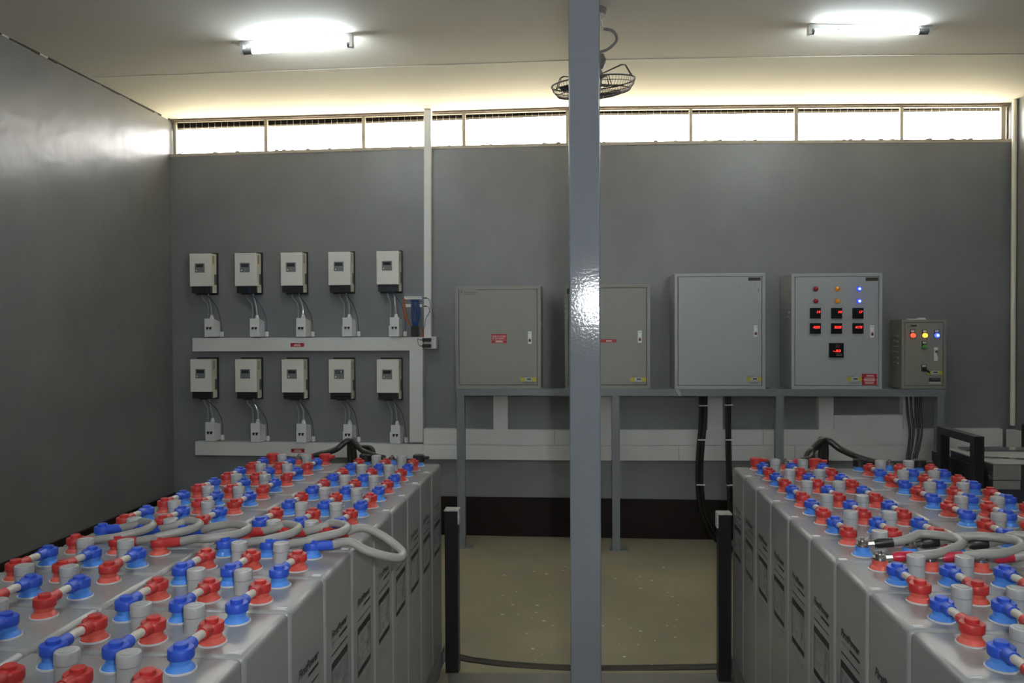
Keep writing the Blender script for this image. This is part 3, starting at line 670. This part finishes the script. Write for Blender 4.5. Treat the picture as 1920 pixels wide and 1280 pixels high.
b = MB(); lines(b, a+.04, c-.008, e+.010, e+.026, Yf-.014, 2, 'gprint'); b.build('meter_buttons', d4)
b = MB(); b.box(a+.038, c-.024, Yf-.0146, Yf-.014, e+.06, f-.006, mat('display_reflection', (.06, .035, .035), .2)); b.build('meter_reflection', d4)  # display reflection painted on the meter face as a tinted patch
# five: small beige cabinet
c5, d5, Yf, _ = cabinet(1690.5, 599, 1774, 727, D-.06, 'beige', 'small beige cabinet with lit lamps, rightmost on the stand', fr=4.6, louvres='l', Yf=5.10)
pilot(d5, 1711, 628.5, 'lampR', Yf, .0150, None, True); pilot(d5, 1733.5, 628.5, 'lampA', Yf, .0150, None, True); pilot(d5, 1756, 628.5, 'lampB', Yf, .0150, 'core', True); pilot(d5, 1733, 650, 'lampG', Yf, .0145, None, True)
p = W(1732, 691, Yf-.001); b = MB(); b.rbox(p.x-.016, p.x+.016, Yf-.005, Yf-.001, p.z-.018, p.z+.026, 'black', .002, 1); b.box(p.x-.011, p.x+.011, Yf-.0062, Yf-.005, p.z+.012, p.z+.023, 'wprint'); b.lathe([(.015, 0), (.014, .012)], 'black', (p.x, Yf-.004, p.z-.004), 14, 'y')
b.tube([(p.x-.012, Yf-.02, p.z+.006), (p.x+.026, Yf-.022, p.z-.022)], .0055, 'black', 8, 1); b.build('selector_switch', d5)
p, q = W(1751, 651, Yf), W(1758, 676, Yf); b = MB(); b.rbox(p.x, q.x, Yf-.004, Yf-.001, q.z, p.z, 'wprint', .001, 1); b.lathe([(.009, 0), (.009, .012)], 'steel', ((p.x+q.x)/2, Yf-.004, p.z-.026), 12, 'y'); b.tube([((p.x+q.x)/2-.01, Yf-.018, p.z-.026), ((p.x+q.x)/2+.004, Yf-.02, p.z-.026), ((p.x+q.x)/2+.004, Yf-.018, p.z-.05)], .003, 'steel', 6, 1); b.build('key_lock', d5, label='lock with a key left in it')
maker_sticker(d5, 1738, 694, 1767, 707, Yf)
b = MB(); a, c, e, f = rectW(1742, 708, 1763.5, 719, Yf-.001); b.box(a, c, Yf-.0022, Yf-.001, e+.012, f, 'bprint'); b.box(a, c, Yf-.0022, Yf-.001, e, e+.012, 'yelg'); lines(b, a+.012, c-.006, f-.010, f-.003, Yf-.0022, 1, 'gprint'); b.build('rating_plate', d5)
b = MB(); p = W(1701, 612.5, Yf-.0015); b.text('LS', .018, 'bprint', p, (1, 0, 0), (0, 0, 1), shear=.4); p = W(1708, 612.5, Yf-.0015); b.box(p.x, p.x+.034, Yf-.0018, Yf-.001, p.z+.001, p.z+.012, 'bprint'); b.build('nameplate', d5)
p = W(1698, 599, 5.2); b = MB(); b.rbox(p.x, p.x+.10, 5.14, 5.19, _[3], _[3]+.006, 'wprint', .002, 1); b.rbox(p.x+.06, p.x+.10, 5.15, 5.18, _[3]+.0055, _[3]+.012, 'wprint', .002, 1)
b.build('plastic_offcut', label='white plastic offcut lying on top of the small beige cabinet', cat='plastic offcut')

# ------------------------------------------------------------------ black cable bundles
def bundle(label, pts, n, r, spread, ties, Y0=5.06):
    P = [W(x, y, Yk) for x, y, Yk in pts]
    rt_ = root('cable_bundle', (P[-1].x, P[-1].y, max(0, P[-1].z)), label, 'cable')
    for k in range(n):
        o = Vector(((k-(n-1)/2)*spread, (k % 2)*.012, 0)); b = MB(); b.tube([p+o*(1 if n < 4 else 1-.45*i/(len(P)-1)) for i, p in enumerate(P)], r, 'bcable', 8, 6); b.build('cable', rt_)
    for i, t in enumerate(ties):
        p = W(t[0], t[1], t[2]); b = MB(); b.box(p.x-(n*spread/2+r*.5), p.x+(n*spread/2+r*.8), p.y-r-.004, p.y+.03, p.z-.0035, p.z+.0035, 'tie'); b.build('cable_tie', rt_)
bundle('thick black cables dropping from plain grey cabinet to the floor, left bundle', [(1319, 741, 5.12), (1318, 790, 5.12), (1312, 860, 5.11), (1312, 915, 5.11), (1318, 955, 5.13), (1332, 990, 5.15), (1352, 1018, 5.15), (1385, 1030, 5.0)], 3, .012, .0135, [(1318.5, 760, 5.12), (1316, 824, 5.11), (1313, 908, 5.11)])
bundle('thick black cables dropping behind the right battery bank, right bundle', [(1366, 741, 5.12), (1366, 800, 5.12), (1367, 870, 5.12), (1369, 935, 5.13), (1371, 1000, 5.15)], 2, .012, .016, [(1366, 759, 5.12), (1367, 824, 5.12), (1369, 909, 5.12)])
bundle('four thin black cables hanging from the small beige cabinet', [(1714, 741, 5.14), (1715, 775, 5.14), (1718, 810, 5.13), (1714, 840, 5.13), (1709, 870, 5.12), (1700, 1000, 5.1)], 4, .0075, .030, [])

# ------------------------------------------------------------------ battery banks
ZT, ZB, CW, PITCH = .8584, .088, .389, .214
def pole_mb(xo, yo, colL, z0=ZT):
    b = MB(); b.lathe([(.0258, 0), (.0258, .0025), (.0243, .003)], 'flange', (xo, yo, z0), 20)
    b.lathe([(.0240, .0025), (.0222, .006), (.0172, .0115), (.0168, .0225)], colL, (xo, yo, z0), 20); return b
def make_cell(side, inner, red_near):
    # local to the cell centre; side +1: aisle face on +x
    r = root('battery_cell', (0, 0, ZB), 'cell', 'battery cell')
    hw, hd = CW/2-.0008, PITCH/2-.0012
    b = MB(); b.rbox(-hw, hw, -hd, hd, ZB, ZT, 'cell', .011, 3); b.build('case', r)
    # raised lid rim
    for yo, near in ((-.0505, True), (.0505, False)):
        isred = (near == red_near)
        for k in (-1, 0, 1):
            o = pole_mb(k*.111, yo, 'redL' if isred else 'blueL').build('terminal', r, label='%s terminal collar' % ('light red' if isred else 'light blue'))
    for k in (-.5, .5):
        b = MB(); b.lathe([(.0185, 0), (.0185, .028)], 'vplug', (k*.104, 0, ZT), 20); b.lathe([(.0178, .028), (.0178, .0295)], 'seam', (k*.104, 0, ZT), 20); b.lathe([(.0192, .0295), (.0195, .046), (.0185, .0485), (.015, .0492)], 'vplug', (k*.104, 0, ZT), 20)
        b.lathe([(.013, .0488), (.013, .050)], 'vplug', (k*.104, 0, ZT), 14); b.build('vent_plug', r)
    if inner:
        b = MB(); s = side
        for q in range(3): b.box(s*(hw-.026)-.0, s*(hw-.026)+.0008, -hd+.014+q*.006-.0, -hd+.018+q*.006, ZT-.0002, ZT+.0006, 'wprint') if False else b.box(min(s*(hw-.014), s*(hw-.034)), max(s*(hw-.014), s*(hw-.034)), -hd+.013+q*.0050, -hd+.0142+q*.0050, ZT-.0002, ZT+.0006, 'wprint')
        b.build('corner_mark', r)
        X = s*(hw+.0006); dirr = (0, s, 0); ya = -s*.062
        b = MB(); O = lambda t, z: (X, ya+s*t, z)
        b.text('FirstPower', .0265, 'bprint', O(0, .700), dirr, (0, 0, 1), shear=.25, bold=.0009, width=.124)
        def pb(t0, t1, z0, z1, m='bprint'):
            y0, y1 = sorted((ya+s*t0, ya+s*t1)); b.box(min(X, X-s*.0005), max(X, X-s*.0005), y0, y1, z0+.028, z1+.028, m)
        pb(.008, .022, .655, .661, 'gprint'); pb(.022, .060, .6575, .6585, 'gprint'); pb(.060, .122, .655, .661)
        pb(.002, .122, .632, .635)
        pb(0, .124, .598, .615)
        pb(.000, .001, .505, .598); pb(.123, .124, .505, .598); pb(.002, .122, .5555, .557, 'gprint')
        for t0, t1, z0, z1 in ((.006, .020, .574, .592), (.010, .016, .566, .574), (.030, .044, .568, .588), (.052, .062, .566, .590), (.070, .080, .572, .592), (.088, .118, .562, .594), (.006, .030, .515, .523), (.012, .024, .523, .536), (.014, .018, .536, .550), (.040, .060, .530, .534), (.046, .054, .518, .530), (.080, .110, .530, .552), (.090, .100, .512, .530)):
            pb(t0, t1, z0, z1, 'gprint')
        pb(.0, .124, .488, .503)
        for q in range(4): pb(.004+.004*q, .118-.007*q, .470-.008*q, .4725-.008*q, 'gprint')
        b.build('printed_label', r, label='black printed label on the side')
    return r
def make_link(red_near):
    # cable joining two poles across a joint: local origin midway, at pole cap base
    r = root('link_cable', (0, 0, ZT), 'link', 'link cable')
    hy = .0565; z = ZT
    for s in (-1, 1):
        isred = (s < 0) == red_near; m = 'redD' if isred else 'blueD'
        b = MB(); c = (0, s*hy, z)
        b.lathe([(.0170, .0205), (.0205, .0210), (.0213, .0230), (.0213, .0362), (.0203, .0378), (.0118, .0380), (.0118, .0440), (.0108, .0452)], m, c, 18)
        b.tube([(0, s*(hy-.010), z+.029), (0, s*.033, z+.0295), (0, s*.0175, z+.0305)], [.0128, .0116, .0112], m, 12, 1)
        b.build('terminal_boot', r, label='%s rubber boot' % ('red' if isred else 'blue'))
    b = MB(); b.tube([(0, -.020, z+.0305), (0, 0, z+.032), (0, .020, z+.0305)], .0080, 'lead', 12, 3); b.build('cable', r)
    return r
NR = 12
banks = [dict(n='left', s=1, face=-.5765, end=3.224, cols=(('aisle', True, True), ('wall-side', False, False))),
         dict(n='right', s=-1, face=.6035, end=3.221, cols=(('aisle', True, False), ('far', False, True)))]
# red_near of a cell = colour of its near row.  left aisle: near row red;  left outer: near row blue
# right aisle: near row blue;  right outer: near row red
BREAK = 6
protos = {}
def link_bits(mb_obj): pass
for bk in banks:
    s = bk['s']
    for ci, (cn, inner, rn) in enumerate(bk['cols']):
        cx = bk['face']-s*(CW/2+ci*(CW+.003))
        bk.setdefault('cx', []).append(cx)
        colname = {'aisle': 'aisle column', 'wall-side': 'wall column', 'far': 'outer column'}[cn]
        proto = make_cell(s, inner, rn); kids = tree(proto)
        for i in range(NR):
            cy = bk['end']-PITCH*(i+.5)
            lab = 'grey battery cell, %s from back wall in the %s of the %s bank' % (ORD[i], colname, bk['n'])
            if i == 0: proto.location = (cx, cy, ZB); proto['label'] = lab; proto['group'] = 'grey battery cells'
            else: dup(proto, kids, (cx, cy, ZB), lab, 'grey battery cells')
        lp = make_link(not rn); lk = tree(lp); first = True
        for i in range(1, NR):
            if i == BREAK: continue
            y = bk['end']-PITCH*i
            for k, kn in ((-1, 'left'), (0, 'middle'), (1, 'right')):
                lab = '%s link, cells %s and %s from back wall, %s, %s bank' % (kn, ORD[i-1], ORD[i], colname, bk['n'])
                loc = (cx+k*.111, y, ZT)
                if first: lp.location = loc; lp['label'] = lab; lp['group'] = 'red and blue link cables on the batteries'; o = lp; first = False
                else: o = dup(lp, lk, loc, lab, 'red and blue link cables on the batteries')
                o.rotation_euler = (0, 0, random.uniform(-.03, .03))
def boot(parent, c, m, a, ln=.052, name='terminal_boot', label=None):
    b = MB(); u = Vector((math.cos(a), math.sin(a), 0)); c = Vector(c)
    b.lathe([(.0170, .0205), (.0205, .0210), (.0213, .0230), (.0213, .0362), (.0203, .0378), (.0118, .0380), (.0118, .0440), (.0108, .0452)], m, c, 18)
    b.tube([c+u*.01+Vector((0, 0, .029)), c+u*.033+Vector((0, 0, .030)), c+u*ln+Vector((0, 0, .0315))], [.0128, .0120, .0112], m, 12, 1)
    return b.build(name, parent, label=label)
def bolt(parent, c, label=None):
    c = Vector(c); b = MB(); b.lathe([(.015, .023), (.015, .026)], 'steel', c, 14); b.lathe([(.017, .026), (.017, .029)], 'steel', c, 14)
    b.lathe([(.0105, .029), (.0105, .036)], 'steel', c, 6, smooth=False); b.lathe([(.005, .036), (.005, .044)], 'steel', c, 8); return b.build('bolt', parent, label=label or 'bare steel bolt and washers')
def lugsleeve(parent, c, u, m, name='cable_sleeve'):
    c = Vector(c); b = MB(); b.tube([c+u*.012+Vector((0, 0, .0285)), c+u*.03+Vector((0, 0, .030))], .008, 'steel', 8, 1)
    b.tube([c+u*.026+Vector((0, 0, .030)), c+u*.036+Vector((0, 0, .031)), c+u*.070+Vector((0, 0, .034))], [.008, .0120, .0118], m, 12, 1); return b.build(name, parent)
# long grey loops at the break
loopspec = {'left': [(.135, .22, .036, .004), (.150, .235, .040, .008), (.175, .21, .036, -.004)], 'right': [(.18, .2, .038, .01), (.20, .2, .038, 0), (.17, .2, .040, .006)]}
for bk in banks:
    s = bk['s']; y0 = bk['end']-PITCH*BREAK
    for ci, cx in enumerate(bk['cx']):
        rn = bk['cols'][ci][2]; near_red = not rn   # pole on the near side of the joint is the far row of the near cell
        colname = {'aisle': 'aisle column', 'wall-side': 'wall column', 'far': 'outer column'}[bk['cols'][ci][0]]
        for k, kn in ((-1, 'left'), (0, 'middle'), (1, 'right')):
            x = cx+k*.111; pn = Vector((x, y0-.0565, ZT)); pf = Vector((x, y0+.0565, ZT)); ln, _, hz, yj = loopspec[bk['n']][k+1]
            if ci == 0 and bk['n'] == 'left' and k == 1: ln = .185; hz = .012; drop = -.030
            else: drop = 0
            r = root('loop_cable', (x, y0, ZT), '%s of three long grey looped cables on the %s of the %s bank' % (kn, colname, bk['n']), 'cable', 'grey loop cables on the batteries')
            an = random.uniform(-.12, .06); af = random.uniform(-.05, .15)
            if bk['n'] == 'left':
                boot(r, pn, 'redD' if near_red else 'blueD', an, .056, label='%s rubber boot' % ('red' if near_red else 'blue')); boot(r, pf, 'blueD' if near_red else 'redD', af, .056, label='%s rubber boot' % ('blue' if near_red else 'red'))
                e0, e1 = .05, .05
            else:
                bolt(r, pn); bolt(r, pf); lugsleeve(r, pn, Vector((math.cos(an), math.sin(an), 0)), 'sleeve' if near_red else 'bsleeve'); lugsleeve(r, pf, Vector((math.cos(af), math.sin(af), 0)), 'bsleeve' if near_red else 'sleeve')
                e0, e1 = .062, .062
            un = Vector((math.cos(an), math.sin(an), 0)); uf = Vector((math.cos(af), math.sin(af), 0)); Z = lambda v, z: Vector((v.x, v.y, ZT+z))
            h0 = .0315; ym = y0+yj
            P = [Z(pn+un*e0, h0), Z(pn+un*(e0+.045), h0+.008), Z(Vector((x+ln*.78, ym-.062, 0)), hz+.006+k*.002), Z(Vector((x+ln+.02, ym-.022, 0)), hz+.012+drop), Z(Vector((x+ln+.022, ym+.022, 0)), hz+.016+drop), Z(Vector((x+ln*.80, ym+.058, 0)), hz+.014), Z(pf+uf*(e1+.045), h0+.012), Z(pf+uf*e1, h0+.001)]
            b = MB(); b.tube(P, .0104, 'loop', 12, 7); b.build('cable', r)
# far-end outputs: boots on the last poles and black output cables meeting above the gap
for bk in banks:
    s = bk['s']; yF = bk['end']-PITCH/2+.0505
    for ci, cx in enumerate(bk['cx']):
        red = (ci == 1 and bk['n'] == 'left') or (ci == 0 and bk['n'] == 'right')
        for k in (-1, 1):
            c = Vector((cx+k*.111, yF, ZT)); r = root('terminal_cap', c, '%s rubber cap on the %s end terminal of the %s bank, %s column' % ('red' if red else 'black', 'left' if k < 0 else 'right', bk['n'], 'aisle' if ci == 0 else 'outer'), 'terminal cap')
            b = MB(); b.lathe([(.019, .016), (.0245, .018), (.025, .042), (.021, .046), (.008, .047)], 'redD' if red else 'bsleeve', c, 16); b.build('cap', r)
            b = MB(); a = -.3*k; b.tube([c+Vector((0, 0, .036)), c+Vector((.045*math.cos(a), .045*math.sin(a), .036))], .007, 'redD' if red else 'bsleeve', 8, 1); b.build('cap_strap', r)
    gx = bk['face']-s*(CW+.0015); ap = W(655, 826, bk['end']+.02) if bk['n'] == 'left' else W(1549, 825, bk['end']+.02)
    for ci, cx in enumerate(bk['cx']):
        red = (ci == 1 and bk['n'] == 'left') or (ci == 0 and bk['n'] == 'right')
        c = Vector((cx, yF, ZT)); u = Vector((1 if ap.x > cx else -1, .12, 0)).normalized()
        r = root('output_cable', c, 'thick black output cable with %s sleeve at the back end of the %s bank' % ('red' if red else 'black', bk['n']), 'cable')
        bolt(r, c); lugsleeve(r, c, u, 'sleeve' if red else 'bsleeve')
        Z = lambda v, z: Vector((v.x, v.y, ZT+z)); off = u.x*.012
        q = [Z(c+u*.062, .034), Z(c+u*.10, .045), Vector((ap.x-off*4.5, ap.y-.01, ap.z-.035)), Vector((ap.x-off*.6, ap.y+.012, ap.z-.002)), Vector((ap.x+off*.7, ap.y+.035, ap.z-.05)), Vector((ap.x+off*.5, ap.y+.04, ap.z-.16)), Vector((ap.x+off*.5, ap.y+.04, .5)), Vector((ap.x+off*.5, ap.y+.06, .05))]
        b = MB(); b.tube(q, .0125, 'bcable', 10, 6); b.build('cable', r)
    # spare tail looping back
    c = Vector((bk['cx'][0 if bk['n'] == 'left' else 0]-.08*(1 if bk['n'] == 'left' else -1), yF+.02, ZT+.035))
    b = MB(); b.tube([c, c+Vector((-.02*s, .02, .03)), Vector((ap.x+.03*s, ap.y+.02, ap.z-.03)), Vector((ap.x+.01*s, ap.y+.03, ap.z)), Vector((ap.x-.004*s, ap.y+.065, ap.z-.06)), Vector((ap.x-.004*s, ap.y+.07, .5)), Vector((ap.x-.004*s, ap.y+.08, .05))], .011, 'bcable', 10, 6)
    b.build('output_cable', label='spare black cable rising with the others behind the %s bank' % bk['n'], cat='cable')
    # rack
    x0 = bk['face']-s*(2*CW+.006); x1 = bk['face']; xa, xb = sorted((x0, x1)); ya, yb = bk['end']-PITCH*NR-.01, bk['end']+.01
    r = root('battery_rack', ((xa+xb)/2, (ya+yb)/2, 0), 'dusty low steel rack under the %s battery bank' % bk['n'], 'battery rack')
    for xr in (xa+.02, (xa+xb)/2, xb-.02):
        MB().box(xr-.022, xr+.022, ya, yb, .028, ZB-.0006, 'rail').build('beam', r)
    for i in range(4):
        y = ya+.1+(yb-ya-.2)*i/3; MB().box(xa, xb, y-.03, y+.03, 0, .028, 'rail').build('cross_beam', r)
    MB().box(bk['face']+s*.004-.002, bk['face']+s*.004+.002, ya, yb, .03, ZB+.008, 'rail').build('edge_strip', r)
    pxs = (832.3, 857.5) if bk['n'] == 'left' else (1345.5, 1370.5); Yp = 3.19
    tp = W(pxs[0], 958 if bk['n'] == 'left' else 965, Yp); a, c = W(pxs[0]+2, 1100, Yp), W(pxs[1]+1, 1100, Yp)
    r = root('rack_end_post', ((a.x+c.x)/2, Yp+.025, 0), 'black square steel post with white cap at the aisle corner of the %s battery bank' % bk['n'], 'post')
    MB().box(a.x, c.x, Yp, Yp+.05, 0, tp.z, 'blackm').build('post_tube', r)
    MB().rbox(a.x-.002, c.x+.002, Yp-.003, Yp+.053, tp.z, tp.z+.006, 'caps', .001, 1).build('post_cap', r, label='white painted steel cap')
    xo = (c.x, c.x+.006) if s > 0 else (a.x-.006, a.x)
    MB().box(xo[0], xo[1], Yp+.005, Yp+.045, tp.z-.055, tp.z+.006, 'caps').build('post_bracket', r)
    xi = (bk['face']+s*.003, a.x if s > 0 else c.x); xi = sorted(xi)
    MB().box(xi[0], xi[1], Yp+.01, Yp+.04, .04, .08, 'rail').build('post_lug', r)

# ------------------------------------------------------------------ equipment beyond the right bank
X0 = 1.50; yn, yf = 3.155, 3.44; tz = .965
er = root('equipment_rack', (X0, 3.3, 0), 'black steel equipment rack with open end frame at right beside the battery bank', 'equipment rack')
MB().box(X0, X0+.036, yn, yn+.036, 0, tz, 'blackm').build('post', er); MB().box(X0, X0+.036, yf, yf+.036, 0, tz, 'blackm').build('post', er)
MB().box(X0, X0+.036, yn, yf+.036, tz, tz+.030, 'blackm').build('top_rail', er)
MB().box(X0, X0+.036, yn+.036, yf, .76, .80, 'blackm').build('cross_rail', er)
MB().box(X0+.05, X0+.06, yn+.05, yf+.2, .45, .865, 'blackm').build('side_panel', er)
for yy in (yn, yf): MB().box(X0+.045, X0+1.1, yy+.005, yy+.04, .60, .64, 'blackm').build('shelf_beam', er)
MB().box(X0+1.1, X0+1.145, yn, yn+.036, 0, .70, 'blackm').build('post', er); MB().box(X0+1.1, X0+1.145, yf, yf+.036, 0, .70, 'blackm').build('post', er)
b = MB(); b.lathe([(.008, 0), (.008, .012)], 'steel', (X0+.056, yn+.005, .84), 8, 'y'); b.build('rack_bolt', er)
# equipment case on the rack
ez0, ez1 = .645, .893; ex0, ex1 = X0+.068, X0+1.0; ey0, ey1 = yn+.0, 3.50
eq = root('power_unit', ((ex0+ex1)/2, (ey0+ey1)/2, ez0), 'dark metal power unit with reflection-coloured lid and silver perforated panel on the right rack', 'power unit')
MB().box(ex0, ex1, ey0, ey1, ez0, ez1-.004, 'eqdark').build('case', eq)
MB().rbox(ex0-.004, ex1+.004, ey0-.006, ey1+.004, ez1-.004, ez1+.004, 'eqlid', .002, 1).build('lid', eq, label='shiny lid, bright reflections put into its pale colour')  # bright reflected bands are put into the pale lid colour
b = MB(); b.add([(ex0, ey0+.11, ez1+.0045), (ex0, ey0+.15, ez1+.0045), (ex0+.42, ey0+.03, ez1+.0045), (ex0+.36, ey0+.02, ez1+.0045)], [(3, 2, 1, 0)], 'eqtop'); b.build('lid_strip', eq)  # dark band between the reflections, laid on as a strip
MB().box(ex0+.03, ex1, ey0+.27, ey1, ez1+.003, ez1+.012, 'eqtop').build('lid_dark_zone', eq)  # dark zone behind the reflections, laid on as a dark slab
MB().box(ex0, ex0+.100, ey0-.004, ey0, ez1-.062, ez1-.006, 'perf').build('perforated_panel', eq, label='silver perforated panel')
b = MB()
for i in range(14):
    for j in range(8): x, z = ex0+.010+i*.0062+(j % 2)*.0031, ez1-.058+j*.0062; b.add([(x-.0014, ey0-.0045, z), (x, ey0-.0045, z-.0018), (x+.0014, ey0-.0045, z), (x, ey0-.0045, z+.0018)], [(0, 1, 2, 3)], 'perfd')
b.build('panel_holes', eq, kind='stuff')
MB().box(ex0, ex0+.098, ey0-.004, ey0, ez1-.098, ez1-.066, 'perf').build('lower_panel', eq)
b = MB(); b.rbox(2.59, 2.700, 4.3, 4.9, 0, .84, 'black', .01, 2); b.build('black_case', label='tall black case standing in the right corner by the wall', cat='case')
